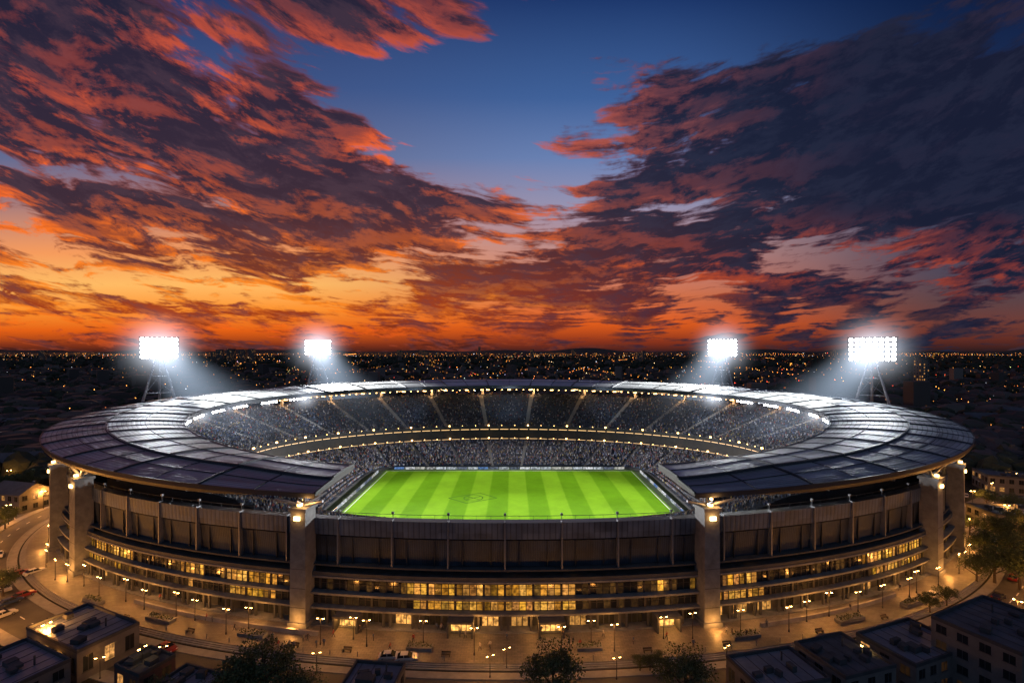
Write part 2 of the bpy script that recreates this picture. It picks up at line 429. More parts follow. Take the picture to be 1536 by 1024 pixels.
for i in range(0,NS,24):
    p=L4[i]
    if wfun(p.x,p.y)<0.5: continue
    r=math.atan2(p.y-190,p.x-CX)
    mb.box((p.x,p.y,p.z+2.4),(1.0,1.2,5.2),r,0)
    if p.y>210: light('column_light','POINT',(p.x*0.975,p.y-3.2,p.z+2.6),2600,(1,0.52,0.18),stadium,size=0.3)
mb.obj('rear_columns',['concl'],stadium)
# ------------------------------------------------------------------ spectators
mb=MB(); rr=random.Random(11)
pal=[(0.02,0.03,0.08)]*6+[(0.012,0.012,0.02)]*6+[(0.32,0.33,0.36)]*3+[(0.12,0.14,0.18)]*4+[(0.07,0.10,0.2)]*3+[(0.2,0.03,0.03),(0.25,0.2,0.06),(0.18,0.12,0.09)]
V=[];Fc=[];Cc=[]
def person_block(p,ang,col,skin):
    b=len(V); c,s=math.cos(ang),math.sin(ang)
    for z,hx,hy in ((0.35,0.19,0.14),(0.80,0.25,0.15),(0.97,0.09,0.08)):
        for x,y in ((-hx,-hy),(hx,-hy),(hx,hy),(-hx,hy)): V.append((p.x+x*c-y*s,p.y+x*s+y*c,p.z+z))
    for l in (0,4):
        for q in range(4):
            Fc.append((b+l+q,b+l+(q+1)%4,b+l+4+(q+1)%4,b+l+4+q)); Cc.append(col)
    b=len(V); r=0.13; z=p.z+1.12
    V.extend([(p.x,p.y,z+0.16),(p.x+r,p.y,z),(p.x,p.y+r,z),(p.x-r,p.y,z),(p.x,p.y-r,z),(p.x,p.y,z-0.15)])
    for q in range(4):
        Fc.append((b,b+1+q,b+1+(q+1)%4)); Cc.append(skin); Fc.append((b+5,b+1+(q+1)%4,b+1+q)); Cc.append(skin)
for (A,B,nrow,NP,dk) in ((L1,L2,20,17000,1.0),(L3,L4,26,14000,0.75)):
    for _ in range(NP):
        i=rr.randrange(NS)
        if (i%24)<2: continue
        j=(i+1)%NS; f=rr.random(); k=rr.randrange(nrow)
        a=A[i].lerp(A[j],f); bq=B[i].lerp(B[j],f)
        p0=a.lerp(bq,k/nrow); p1=a.lerp(bq,(k+1)/nrow)
        p=Vector(((p0.x*0.4+p1.x*0.6),(p0.y*0.4+p1.y*0.6),p0.z))
        ang=math.atan2(p.y-185,p.x-CX)+math.pi/2
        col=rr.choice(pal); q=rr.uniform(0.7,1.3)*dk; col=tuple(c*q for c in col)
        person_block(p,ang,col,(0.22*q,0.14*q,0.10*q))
mb.v=V;mb.f=Fc;mb.m=[0]*len(Fc);mb.c=Cc;mb.uv=[None]*len(Fc)
mb.obj('spectator_crowd',['crowd'])
# ------------------------------------------------------------------ pitch
pitch=empty('football_pitch')
mb=MB()
mb.face([(CX-95,125,5.70),(CX+95,125,5.70),(CX+95,245,5.70),(CX-95,245,5.70)],0)
mb.obj('pitch_surround',['track'],pitch)
mb=MB(); PW=55.0
mb.face([(-PW,-35.5,0),(PW,-35.5,0),(PW,34,0),(-PW,34,0)],0)
o=mb.obj('turf',['grass'],pitch); o.location=(CX+0.3,180,5.76)
mb=MB()
def line(x0,y0,x1,y1,w,mi=0,z=5.765):
    d=Vector((x1-x0,y1-y0)).normalized(); n=Vector((-d.y,d.x))*w/2
    mb.face([(x0-n.x,y0-n.y,z),(x1-n.x,y1-n.y,z),(x1+n.x,y1+n.y,z),(x0+n.x,y0+n.y,z)],mi)
c0=CX+0.3
line(c0-54.2,146,c0-54.2,213.4,0.3); line(c0+54.2,146,c0+54.2,213.4,0.3)
line(c0-54,213.4,c0+54,213.4,0.3); line(c0-54,146.3,c0+54,146.3,0.3)
ex,ey=c0-12.8,174.0
D=[(ex-9,ey),(ex-2,ey-6),(ex+8.5,ey),(ex+2,ey+6)]
for i in range(4):
    a=D[i];b=D[(i+1)%4]; line(a[0],a[1],b[0],b[1],0.55,1,5.768)
for i in range(20):
    a0=2*math.pi*i/20;a1=2*math.pi*(i+1)/20
    line(ex+3.4*math.cos(a0),ey+3.4*math.sin(a0),ex+3.4*math.cos(a1),ey+3.4*math.sin(a1),0.5,1,5.771)
line(ex-2.5,ey-2,ex+2.5,ey+2,0.5,1,5.774); line(ex-2.5,ey+2,ex+2.5,ey-2,0.5,1,5.777)
mb.obj('pitch_markings',['paint','grassd'],pitch)
mb=MB()
def boards(x0,y0,x1,y1,n):
    for i in range(n):
        a=Vector((x0,y0)).lerp(Vector((x1,y1)),(i+0.04)/n); b=Vector((x0,y0)).lerp(Vector((x1,y1)),(i+0.96)/n)
        c=random.choice([(0.5,0.55,0.6),(0.7,0.72,0.75),(0.1,0.2,0.45),(0.5,0.5,0.45),(0.12,0.14,0.2),(0.4,0.4,0.4)])
        mb.box(((a.x+b.x)/2,(a.y+b.y)/2,6.25),((b-a).length,0.25,0.95),math.atan2(b.y-a.y,b.x-a.x),0,c)
boards(c0-52,216.6,c0+52,216.6,22); boards(c0-57.5,150,c0-57.5,211,12); boards(c0+57.5,211,c0+57.5,150,12)
mb.obj('advertising_board',['boards'])
# ------------------------------------------------------------------ roof
NB=62; SUB=4; NT=NB*SUB
def endf(t): return ss(0,0.035,min(t,1-t))
def roofpt(t,s):
    al=math.radians(14.4); to=-math.pi/2+al+t*(2*math.pi-2*al)
    be=math.radians(18.6); ti=-math.pi/2+be+t*(2*math.pi-2*be)
    po=EL(164,92,192,to); pi=EL(120.8,64,191,ti)
    e=min(t,1-t)
    k=max(0,1-e/0.15); pi.y-=9.0*k*k*(3-2*k)
    return po.lerp(pi,s)
def rooftop(t,s):
    p=roofpt(t,s); z=plane(p.y)+(1.5*math.sin(math.pi*s)**0.8*(0.25+0.75*endf(t)) if 0<s<1 else 0)
    p.z=z; return p
mb=MB()
SR=[0,0.03,0.12,0.22,0.32,0.42]; SI=[0.42,0.52,0.62,0.72,0.82,0.92,1.0]
tt=[i/NT for i in range(NT+1)]
def strip(Sl,mi,lift):
    for i in range(NT):
        bay=i//SUB
        for k in range(len(Sl)-1):
            q=[rooftop(tt[i],Sl[k]),rooftop(tt[i+1],Sl[k]),rooftop(tt[i+1],Sl[k+1]),rooftop(tt[i],Sl[k+1])]
            for p in q: p.z+=lift
            w=48
            mb.face(q,mi,None,[(bay*3.8+0.2+(i%SUB)*0.85,Sl[k]*w),(bay*3.8+0.2+(i%SUB+1)*0.85,Sl[k]*w),(bay*3.8+0.2+(i%SUB+1)*0.85,Sl[k+1]*w),(bay*3.8+0.2+(i%SUB)*0.85,Sl[k+1]*w)])
strip(SR,1,0.0); strip(SI,0,0.55)
def P(t,s,dz):
    p=rooftop(t,s); p.z+=dz; return p
def Q(t,s,dz):
    p=rooftop(t,s); p.z+=dz*(0.30+0.70*endf(t)) if dz<-1 else dz; return p
for i in range(NT):
    a,b=tt[i],tt[i+1]
    mb.face([P(a,.42,0),P(b,.42,0),P(b,.42,.55),P(a,.42,.55)],2)
    mb.face([P(a,0,-.9),P(b,0,-.9),P(b,0,0),P(a,0,0)],2)
    mb.face([Q(a,0.015,-1.9),Q(b,0.015,-1.9),P(b,0.0,-0.9),P(a,0.0,-0.9)],2)
    mb.face([P(a,1,.55),P(b,1,.55),P(b,1,-0.7),P(a,1,-0.7)],2)
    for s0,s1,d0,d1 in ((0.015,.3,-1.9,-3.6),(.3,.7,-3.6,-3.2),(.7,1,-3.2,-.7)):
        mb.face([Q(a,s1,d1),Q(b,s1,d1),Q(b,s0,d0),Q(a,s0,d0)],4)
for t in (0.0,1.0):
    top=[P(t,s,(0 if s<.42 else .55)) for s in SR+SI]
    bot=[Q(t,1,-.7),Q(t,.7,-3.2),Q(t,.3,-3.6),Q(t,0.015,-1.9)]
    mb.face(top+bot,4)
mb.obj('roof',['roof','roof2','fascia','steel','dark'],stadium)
mb=MB()
def beam(pts,w,h,mi=0):
    for a,b in zip(pts[:-1],pts[1:]):
        d=(b-a).normalized(); sd=d.cross(Vector((0,0,1))).normalized()*w/2; up=Vector((0,0,h))
        A=[a-sd,a+sd,a+sd+up,a-sd+up]; B=[b-sd,b+sd,b+sd+up,b-sd+up]
        for k in range(4): mb.face([A[k],A[(k+1)%4],B[(k+1)%4],B[k]],mi)
for i in range(NB+1):
    t=i/NB
    big=(i%2==0)
    w=0.5 if big else 0.22; h=0.45 if big else 0.2
    beam([P(t,s,-0.02) for s in (0.0,0.12,0.22,0.32,0.415)],w,h,0)
    beam([P(t,s,0.53) for s in (0.425,0.52,0.62,0.72,0.82,0.92,1.0)],w,h,0)
    if 3<i<NB-3: beam([P(t,s,d) for s,d in ((0.02,-2.4),(0.3,-4.3),(0.7,-3.9),(1,-1.3))],0.4,0.6,1)
for i in range(NT):
    for s,dz,w in ((0.0,0.0,0.35),(0.43,0.55,0.4),(0.985,0.55,0.4),(0.70,0.56,0.14),(0.22,0.01,0.12)):
        beam([P(tt[i],s,dz),P(tt[i+1],s,dz)],w,0.2,0)
mb.obj('roof_ribs',['fascia','steel'],stadium)
mb=MB()
rr=random.Random(5)
def underlamps(t0,t1,n,prob=1):
    for i in range(n):
        t=t0+(t1-t0)*i/(n-1)
        if rr.random()>prob: continue
        if math.sin(i*0.75)<-0.3: continue
        p=P(t,0.985,-1.7)
        d=(Vector((CX,180,10))-p); r=math.atan2(d.y,d.x)+math.pi/2
        mb.box((p.x,p.y,p.z),(0.7,0.35,0.6),r,0)
        mb.box((p.x,p.y,p.z+.55),(0.12,0.12,0.7),r,1)
underlamps(0.13,0.335,62); underlamps(0.665,0.87,62)
mb.obj('roof_edge_floodlights',['white','dark'],stadium)
mb=MB()
for i in range(20,43):
    t=i/NB; p=P(t,0.9,-2.4); mb.box(tuple(p),(1.6,0.4,0.35),0,0)
    for f in (0.33,0.66):
        p=P(t+f/NB,0.9,-2.4); mb.box(tuple(p),(0.5,0.4,0.25),0,0)
mb.obj('roof_edge_gold_lamps',['gold'],stadium)
for t in (0.16,0.22,0.28,0.33,0.67,0.72,0.78,0.84):
    p=P(t,0.97,-2.2)
    tgt=Vector((CX*2-p.x*0.4,185+(185-p.y)*0.4,6))
    light('roof_spot','SPOT',p,42000,(0.85,0.93,1.0),stadium,tgt,size=0.8,spot=70,blend=0.9)
for t in (0.17,0.26,0.33,0.42,0.5,0.58,0.67,0.74,0.83):
    p=P(t,1.0,-3.5); q=P(t,0.35,-16)
    p=p+(Vector((CX,185,p.z))-p)*0.15
    light('stand_wash','SPOT',p,4500 if .36<t<.64 else 9000,(0.72,0.86,1.0),stadium,q,size=1.5,spot=120,blend=1.0)
# ------------------------------------------------------------------ added self-glowing volumes that paint lamp halos and beams
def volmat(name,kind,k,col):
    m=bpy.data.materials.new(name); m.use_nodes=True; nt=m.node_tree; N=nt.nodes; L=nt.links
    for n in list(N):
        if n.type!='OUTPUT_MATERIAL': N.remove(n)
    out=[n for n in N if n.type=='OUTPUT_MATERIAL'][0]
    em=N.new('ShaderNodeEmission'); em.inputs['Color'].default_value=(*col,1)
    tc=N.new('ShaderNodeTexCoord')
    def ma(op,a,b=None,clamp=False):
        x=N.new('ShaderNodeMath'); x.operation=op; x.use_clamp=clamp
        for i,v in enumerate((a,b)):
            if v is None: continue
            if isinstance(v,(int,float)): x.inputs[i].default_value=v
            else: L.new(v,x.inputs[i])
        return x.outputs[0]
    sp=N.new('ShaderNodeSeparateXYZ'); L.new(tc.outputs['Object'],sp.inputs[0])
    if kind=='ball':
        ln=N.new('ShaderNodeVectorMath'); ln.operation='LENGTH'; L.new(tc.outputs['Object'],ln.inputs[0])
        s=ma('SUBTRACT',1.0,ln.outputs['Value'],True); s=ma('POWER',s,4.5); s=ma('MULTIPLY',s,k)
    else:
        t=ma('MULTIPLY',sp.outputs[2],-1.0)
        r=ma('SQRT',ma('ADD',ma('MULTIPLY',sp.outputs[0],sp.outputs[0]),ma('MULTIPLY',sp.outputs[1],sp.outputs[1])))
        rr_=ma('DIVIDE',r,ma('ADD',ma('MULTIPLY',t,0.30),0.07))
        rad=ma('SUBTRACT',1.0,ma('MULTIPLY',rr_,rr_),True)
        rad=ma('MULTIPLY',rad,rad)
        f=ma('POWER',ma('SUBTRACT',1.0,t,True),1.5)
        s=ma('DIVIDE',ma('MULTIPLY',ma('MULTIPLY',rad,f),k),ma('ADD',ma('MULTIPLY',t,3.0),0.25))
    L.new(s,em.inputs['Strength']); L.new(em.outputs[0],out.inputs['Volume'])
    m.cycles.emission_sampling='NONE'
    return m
VB=volmat('emissive_halo','ball',0.17,(0.80,0.87,1.0))  # painted halo: the volume emits by itself, fading outward
VC=volmat('emissive_beam_volume','cone',0.036,(0.62,0.78,1.0))  # painted beam: the cone emits by itself, no lamp light scatters
bm=bmesh.new(); bmesh.ops.create_icosphere(bm,subdivisions=3,radius=1.0); meB=bpy.data.meshes.new('halo_ball'); bm.to_mesh(meB); bm.free(); meB.materials.append(VB)
mb=MB(); mb.tube((0,0,0),(0,0,-1),0.07,0.37,24,0); meC=mb.mesh('beam_cone',[VC])
def tower(x,y,pw,ph,zc=59.5):
    e=empty('floodlight_tower',(0,0,0))
    c=Vector((x,y,zc)); d=(Vector((CX,170,6))-c); d2=Vector((d.x,d.y,0)).normalized()
    d2=(d2+Vector((0,-1.0,0))).normalized()
    r=math.atan2(d2.y,d2.x)+math.pi/2; u=Vector((math.cos(r),math.sin(r),0)); n=d2; up=Vector((0,0,1))
    nn=(n*0.97-up*0.22).normalized(); uu=nn.cross(u).normalized()
    if uu.z<0: uu=-uu
    mb=MB(); ml=MB()
    top=c-up*(ph/2)
    feet=[Vector((x,y,-0.6))+u*15+n*4,Vector((x,y,-0.6))-u*15+n*4,Vector((x,y,-0.6))-n*8]
    tops=[top+u*1.4+n*0.3,top-u*1.4+n*0.3,top-n*1.8]
    for f,t_ in zip(feet,tops): mb.tube(f,t_,0.8,0.45,10,0)
    for k in range(7):
        s0=k/7;s1=(k+1)/7
        for a in range(3):
            b=(a+1)%3
            mb.tube(feet[a].lerp(tops[a],s1),feet[b].lerp(tops[b],s1),0.14,0.14,6,0)
            if k%2: mb.tube(feet[a].lerp(tops[a],s0),feet[b].lerp(tops[b],s1),0.10,0.10,6,0)
    for s in (-1,1): mb.tube(top+u*1.2*s,c+u*pw*0.3*s+uu*ph*0.3-nn*0.8,0.3,0.25,8,0)
    for i in range(6):
        v=-0.5+i/5; a=c+uu*ph*v
        mb.tube(a-u*pw*0.53-nn*0.35,a+u*pw*0.53-nn*0.35,0.14,0.14,6,1)
    for i in range(9):
        v=-0.5+i/8; a=c+u*pw*v*1.03
        mb.tube(a-uu*ph*0.53-nn*0.4,a+uu*ph*0.53-nn*0.4,0.12,0.12,6,1)
    mb.tube(c-uu*ph*0.53-u*pw*0.5+nn*0.6,c-uu*ph*0.53+u*pw*0.5+nn*0.6,0.1,0.1,6,1)
    for i in range(8):
        for j in range(5):
            p=c+u*pw*(-0.5+(i+0.5)/8)+uu*ph*(-0.5+(j+0.5)/5)
            ml.tube(p-nn*0.5,p+nn*0.15,0.45,0.92,12,1,cap=True)
            ml.tube(p+nn*0.151,p+nn*0.16,0.90,0.90,12,0,cap=True)
    mb.obj('lattice_mast',['steel','dark'],e); ml.obj('lamps',['white','dark'],e)
    light('tower_spot','SPOT',c+nn*1.5,2.05e6,(1.0,0.98,0.93),e,(CX*0.5,178,6),size=2.5,spot=46,blend=0.5)
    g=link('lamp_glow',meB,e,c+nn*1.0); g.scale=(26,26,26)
    b=link('emissive_beam',meC,e,c+nn*1.0); L_=95; b.scale=(L_,L_,L_)  # self-glowing cone added to draw the floodlight beam
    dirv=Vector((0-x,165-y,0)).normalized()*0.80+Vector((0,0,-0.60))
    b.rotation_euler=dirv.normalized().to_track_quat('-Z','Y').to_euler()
    return e
tower(-166,226,14.5,10.2,60.4); tower(-116,287,14,8.8,61.2)
tower(124,283,15.5,10,61); tower(166.5,222,18,11.2,59.8)
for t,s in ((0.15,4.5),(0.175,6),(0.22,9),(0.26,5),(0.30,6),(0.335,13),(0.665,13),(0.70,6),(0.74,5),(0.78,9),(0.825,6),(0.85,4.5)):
    p=P(t,0.98,-2); g=link('roof_lamp_glow',meB,stadium,p); g.scale=(s,s,s*0.8)  # self-glowing balls added as halos round the roof lamps
# ------------------------------------------------------------------ ground, plaza, roads
mb=MB()
mb.face([(-26000,-2000,-0.6),(26000,-2000,-0.6),(26000,40000,-0.6),(-26000,40000,-0.6)],0)
mb.obj('ground',['ground'])
PA,PB=163.5,101.5
def PL(t,off=0,z=0): return EL(PA,PB,FC,t,off,z)
mb=MB()
for i in range(288):
    j=(i+1)%288
    mb.face([FP(T240[i],-2,0),FP(T240[j],-2,0),PL(T240[j],0,0),PL(T240[i],0,0)],0)
ring(mb,[(0,0),(0,-.15),(.4,-.15),(.4,-.3),(.8,-.3),(.8,-.45),(1.2,-.45),(1.2,-.6)],T240,1,fn=PL)
mb.obj('plaza',['pave','kerb'])
mb=MB()
ring(mb,[(1.6,-.59),(3.4,-.59)],T240,1,fn=PL)
ring(mb,[(3.4,-.59),(3.4,-.46),(3.7,-.46),(3.7,-.59)],T240,1,fn=PL)
ring(mb,[(3.7,-.585),(11.5,-.585)],T240,0,fn=PL)
ring(mb,[(11.5,-.59),(11.5,-.46),(11.8,-.46),(14,-.46),(14,-.6)],T240,1,fn=PL)
ths,_=arc_thetas(6,PA+7,PB+7)
for k,t in enumerate(ths):
    dt=2.2/(PA*0.8)
    mb.face([PL(t,7.45,-.58),PL(t+dt,7.45,-.58),PL(t+dt,7.65,-.58),PL(t,7.65,-.58)],2)
mb.obj('ring_road',['asph','kerb','paint'])
mb=MB()
def road(pts,w):
    for a,b in zip(pts[:-1],pts[1:]):
        a=Vector(a);b=Vector(b); d=(b-a).normalized(); n=Vector((-d.y,d.x))
        mb.face([(*(a-n*w/2),-.575),(*(b-n*w/2),-.575),(*(b+n*w/2),-.575),(*(a+n*w/2),-.575)],0)
        L_=(b-a).length; k=0
        while k<L_-3:
            p=a+d*k; q=a+d*(k+3)
            mb.face([(*(p-n*.1),-.57),(*(q-n*.1),-.57),(*(q+n*.1),-.57),(*(p+n*.1),-.57)],1); k+=8
road([(174,180),(260,230),(420,420),(600,900),(900,2200)],11)
road([(-176,170),(-270,250),(-430,500),(-700,1200)],11)
road([(140,118),(210,140),(330,170)],9); road([(-130,120),(-190,110),(-320,130)],9)
mb.obj('street',['asph','paint'])
mb=MB()
for (a0,a1) in ((-33,-14),(20,36)):
    th=[math.radians(-90+a0+(a1-a0)*i/24) for i in range(25)]
    ring(mb,[(-6.2,0),(-6.2,0.9),(-5.8,0.9),(-5.8,0)],th,0,fn=PL,closed=False)
mb.obj('retaining_wall',['concl'])
# ------------------------------------------------------------------ street lamps
mb=MB()
mb.tube((0,0,0),(0,0,0.5),0.16,0.13,10,0); mb.tube((0,0,0.5),(0,0,5.2),0.085,0.055,8,0)
mb.tube((0,0,5.1),(0.55,0,5.35),0.045,0.04,6,0); mb.tube((0,0,5.1),(-0.55,0,5.35),0.045,0.04,6,0)
for s in (-1,1):
    mb.box((0.6*s,0,5.40),(0.45,0.28,0.12),0,0); mb.box((0.6*s,0,5.28),(0.34,0.22,0.12),0,1,top=1.1)
lampme=mb.mesh('street_lamp',['dark','goldb'])
def street_lamp(x,y,z=0.0,rz=0,e=520,h=1.0,lt=True):
    o=link('street_lamp',lampme,None,(x,y,z),rz); o.scale=(1,1,h)
    if lt: light('lamp_light','POINT',(0,0,4.9),e,(1.0,0.37,0.065),o,size=0.3)
for al in (3,9,14.5,21,27,33,40,47,54,61,68,76):
    for sg in (1,-1):
        t=math.radians(-90+sg*(al+random.uniform(-1.5,1.5)))
        p=PL(t,-2.2-random.uniform(0,3.5)); street_lamp(p.x,p.y,0,fang(t)+random.uniform(-.2,.2),e=random.choice((500,900,1500)))
for al in (6,12,19,25,31,37,43.5,51):
    for sg in (1,-1):
        t=math.radians(-90+sg*(al+random.uniform(-1,1)))
        p=FP(t,7.5); street_lamp(p.x,p.y,0,fang(t),e=random.choice((350,700)),h=0.85)
for al in (22,31,39,46,52,58,64,70,77,85):
    for sg in (1,-1):
        t=math.radians(-90+sg*al); p=PL(t,12.8)
        street_lamp(p.x,p.y,-.46,fang(t)+1.57,e=5500 if sg<0 else 3000,h=1.25,lt=(al>28))
for x,y in ((190,190),(215,205),(240,222),(265,245),(300,290),(340,330),(170,135),(200,143),(235,150),(280,160),(-190,185),(-220,210),(-250,240),(-160,118),(-195,116),(-240,122),(195,165),(225,178)):
    street_lamp(x,y,-.6,random.random(),e=3500,h=1.4)
for px,py in ((40,1005),(85,1012),(150,1018),(245,1000),(760,1003),(735,1015),(1090,1000),(1215,1015),(1345,1005),(1440,985),(475,1010),(925,1018)):
    x,y=G(px,py,-.6); street_lamp(x,y,-.6,random.random(),e=200,h=0.75)
for al in (2,8,13,20,26,32,38,44,52,66,80):
    for sg in (1,-1):
        t=math.radians(-90+sg*al); p=FP(t,4.6,2.6)
        light('canopy_light','POINT',p,320,(1,0.40,0.08),stadium,size=0.25)
def planter(t,off,L_):
    r=fang(t); c=FP(t,off)
    e=empty('planter',(c.x,c.y,0),r)
    m=MB(); m.box((0,0,0.3),(L_,1.6,0.6),0,0); m.box((0,0,0.62),(L_+.1,1.7,0.06),0,0)
    for k in range(int(L_*26)):
        x=random.uniform(-L_/2+.1,L_/2-.1);y=random.uniform(-.7,.7);z=random.uniform(.65,1.2); s=random.uniform(.1,.2)
        a=Vector((random.uniform(-1,1),random.uniform(-1,1),random.uniform(-1,1))).normalized()*s; b=Vector((random.uniform(-1,1),random.uniform(-1,1),random.uniform(-1,1))).normalized()*s
        p=Vector((x,y,z)); m.face([p-a,p-b,p+a,p+b],1)
    m.obj('box_and_shrubs',['conc','leaf'],e)
for al,L_ in ((6,5),(-6,5),(18,6),(-19,6),(28,7),(-28,7),(36,6),(-37,6)): planter(math.radians(-90+al),9.5,L_)
mb=MB()
for k in range(3): mb.box((0,-.18+.18*k,.45),(1.8,.15,.05),0,0)
for k in range(2): mb.box((0,.30,.62+.16*k),(1.8,.05,.12),0,0)
for s in (-.75,.75): mb.box((s,0,.22),(.08,.5,.42),0,1); mb.box((s,.3,.6),(.06,.06,.45),0,1)
benchme=mb.mesh('park_bench',['bark','dark'])
for al in (4,-4,10,-11,16,-15,24,-24,31,-31):
    t=math.radians(-90+al); p=FP(t,11.5); link('park_bench',benchme,None,(p.x,p.y,0),fang(t))
mb=MB(); mb.tube((0,0,0),(0,0,.9),.09,.08,8,0); mb.tube((0,0,.9),(0,0,1.0),.1,.06,8,0)
bolme=mb.mesh('bollard',['steel'])
for k in range(26):
    t=math.radians(-90-26+2.0*k); p=PL(t,-0.6); link('bollard',bolme,None,(p.x,p.y,0))
# ------------------------------------------------------------------ buildings
def building(name,cx,cy,w,d,h,rot,st,lit=0.15,wall='render',roof='roofd',gable=False):
    e=empty(name,(cx,cy,-0.6),rot)
    m=MB(); m.box((0,0,h/2),(w,d,h),0,0,bottom=False)
    if gable:
        rh=d*0.32
        for s in (-1,1):
            m.face([(-w/2-.4,s*(d/2+.4),h-.1),(w/2+.4,s*(d/2+.4),h-.1),(w/2+.4,0,h+rh),(-w/2-.4,0,h+rh)],1)
        for s in (-1,1): m.face([(s*w/2,-d/2,h),(s*w/2,d/2,h),(s*w/2,0,h+rh-.1)],0)
        m.box((w*.3,d*.15,h+rh*.8),(.9,.7,1.8),0,0)
    else:
        for s in (-1,1):
            m.box((0,s*(d/2-.12),h+.3),(w+.1,.3,.6),0,2); m.box((s*(w/2-.12),0,h+.3),(.3,d-.4,.6),0,2)
        m.face([(-w/2,-d/2,h+.06),(w/2,-d/2,h+.06),(w/2,d/2,h+.06),(-w/2,d/2,h+.06)],1)
        for k in range(random.randint(4,8)):
            m.box((random.uniform(-.38,.38)*w,random.uniform(-.33,.33)*d,h+.55),(random.uniform(.6,2.2),random.uniform(.6,1.8),random.uniform(.5,1.1)),random.choice((0,0,.3)),2)
        for k in range(int(w/2.4)): m.box((-w/2+1.2+k*2.4,0,h+.09),(.08,d-.7,.06),0,2)
        m.tube((w*.2,d*.2,h),(w*.2,d*.2,h+1.6),.15,.15,8,2)
    m.obj('walls_and_roof',[wall,roof,'concd'],e)
    g=MB(); sh=h/st
    def wins(L_,fn,rz):
        n=max(2,int(L_/2.8))
        for i in range(n):
            x=-L_/2+(i+.5)*L_/n
            for s in range(st):
                z=sh*(s+.55)
                k=random.uniform(.2,.8) if random.random()<lit else random.choice((0,0,0.015))
                p=fn(x)
                g.box((p[0],p[1],z),(1.5,.06,sh*.5),rz,0,(k,.45*k,.12*k))
                g.box((p[0],p[1],z-sh*.27),(1.7,.22,.1),rz,1,(0,0,0))
                g.box((p[0],p[1],z),(.07,.12,sh*.5),rz,1,(0,0,0))
    wins(w,lambda x:(x,-d/2-.02),0); wins(w,lambda x:(x,d/2+.02),0)
    wins(d,lambda x:(-w/2-.02,x),math.pi/2); wins(d,lambda x:(w/2+.02,x),math.pi/2)
    g.box((w*.1,-d/2-.05,1.15),(1.3,.1,2.2),0,1,(0,0,0))
    g.obj('windows_and_door',['win','concd'],e)
    return e
def bpx(name,px,py,zr,w,d,rot,st,**k):
    x,y=G(px,py,zr-.6); return building(name,x,y,w,d,zr,rot,st,**k)
bpx('workshop_building',125,940,5.5,18,10,-.42,1,wall='render',roof='roofm',lit=.08)
bpx('brick_building',218,992,4,7,6,-.4,1,wall='brick',lit=.2)
bpx('flat_roof_building',15,1000,6,15,10,-.42,2,lit=.06,roof='roofm')
bpx('flat_roof_building',285,1022,3.5,9,6,-.3,1,lit=.1,roof='roofm')
bpx('pavilion',560,1015,3.5,9,7,-.1,1,lit=.05,roof='roofm')
bpx('flat_roof_building',1165,1003,5,13,9,.22,1,lit=.05,roof='roofm')
bpx('flat_roof_building',1265,982,6,11,10,.28,2,lit=.06)
bpx('warehouse',1368,962,6,15,10,.35,2,lit=.3,roof='roofm')
bpx('office_building',1500,935,11,18,12,.42,4,lit=.04,wall='render')
for (px,py,w,d,h,st,l,ga) in ((1490,705,26,14,8,2,.4,False),(1525,735,24,14,7,2,.4,False),(1500,665,30,14,9,3,.2,False),(1470,640,22,12,8,2,.3,True),(1525,630,18,12,8,2,.3,True),
    (20,715,22,13,8,2,.15,True),(30,760,16,10,7,2,.1,True),(-10,690,24,14,9,3,.15,False),(15,650,20,12,8,2,.15,True),(45,630,22,12,8,2,.2,True),(1515,790,18,12,6,2,.3,False)):
    x,y=G(px,py,0); building('house' if ga else 'low_rise_building',x,y,w,d,h,random.uniform(-.5,.5),st,lit=l,gable=ga,wall='render')
for (px,top,w,D) in ((330,524,30,2300),(347,523,34,2400),(364,524,30,2350),(378,523,26,2300),(719,520,16,3600),(798,524,22,3300),(958,528,24,2500),(965,526,18,2600),(1382,539,13,640),(320,527,22,2350),(600,525,60,5200),(635,525,90,5400),(210,524,40,3900),(1090,524,40,4200),(1250,525,34,3500),(860,525,30,4800),(65,526,30,2600)):
    x=(px-768)/F*D; h=CH-(top-527)/F*D
    building('tower_block',x,D,w,w*.8,h,.2,max(4,int(h/4)),lit=.25 if D<1000 else .12)
# ------------------------------------------------------------------ distant masses
rr=random.Random(3)
def farpos(dmin=300,dmax=9000):
    while True:
        D=math.exp(rr.uniform(math.log(dmin),math.log(dmax))); x=rr.uniform(-1.25,1.25)*D
        if ((x)/215)**2+((D-192)/150)**2>1: return x,D
mb=MB()
for _ in range(5600):
    x,D=farpos(230,9000); w=rr.uniform(9,26); d=rr.uniform(8,16); h=rr.uniform(5,11)
    if rr.random()<.03 and D>450: h=rr.uniform(16,32); w=16
    ro=rr.choice((0,.4,.8,1.2))
    q=rr.uniform(.3,1.3)
    mb.box((x,D,h/2-.6),(w,d,h),ro,0,(0.13*q,.11*q,.10*q),bottom=False)
    if h<12: mb.box((x,D,h-.6+1.2),(w*.98,d*.98,2.4),ro,0,(0.07*q,.055*q,.05*q),top=.45,bottom=False)
mb.obj('distant_city',['crowd'])
bm=bmesh.new(); bmesh.ops.create_icosphere(bm,subdivisions=2,radius=1.0)
iv=np.array([v.co[:] for v in bm.verts]); ifc=np.array([[v.index for v in f.verts] for f in bm.faces]); bm.free()
VV=[];FF=[];nb=0
nr=np.random.default_rng(5)
def addblob(x,y,z,sx,sz):
    global nb
    v=iv*(1+nr.uniform(-.28,.22,(len(iv),1)))
    v=v*np.array([sx,sx,sz])+np.array([x,y,z]); VV.append(v); FF.append(ifc+nb); nb+=len(iv)
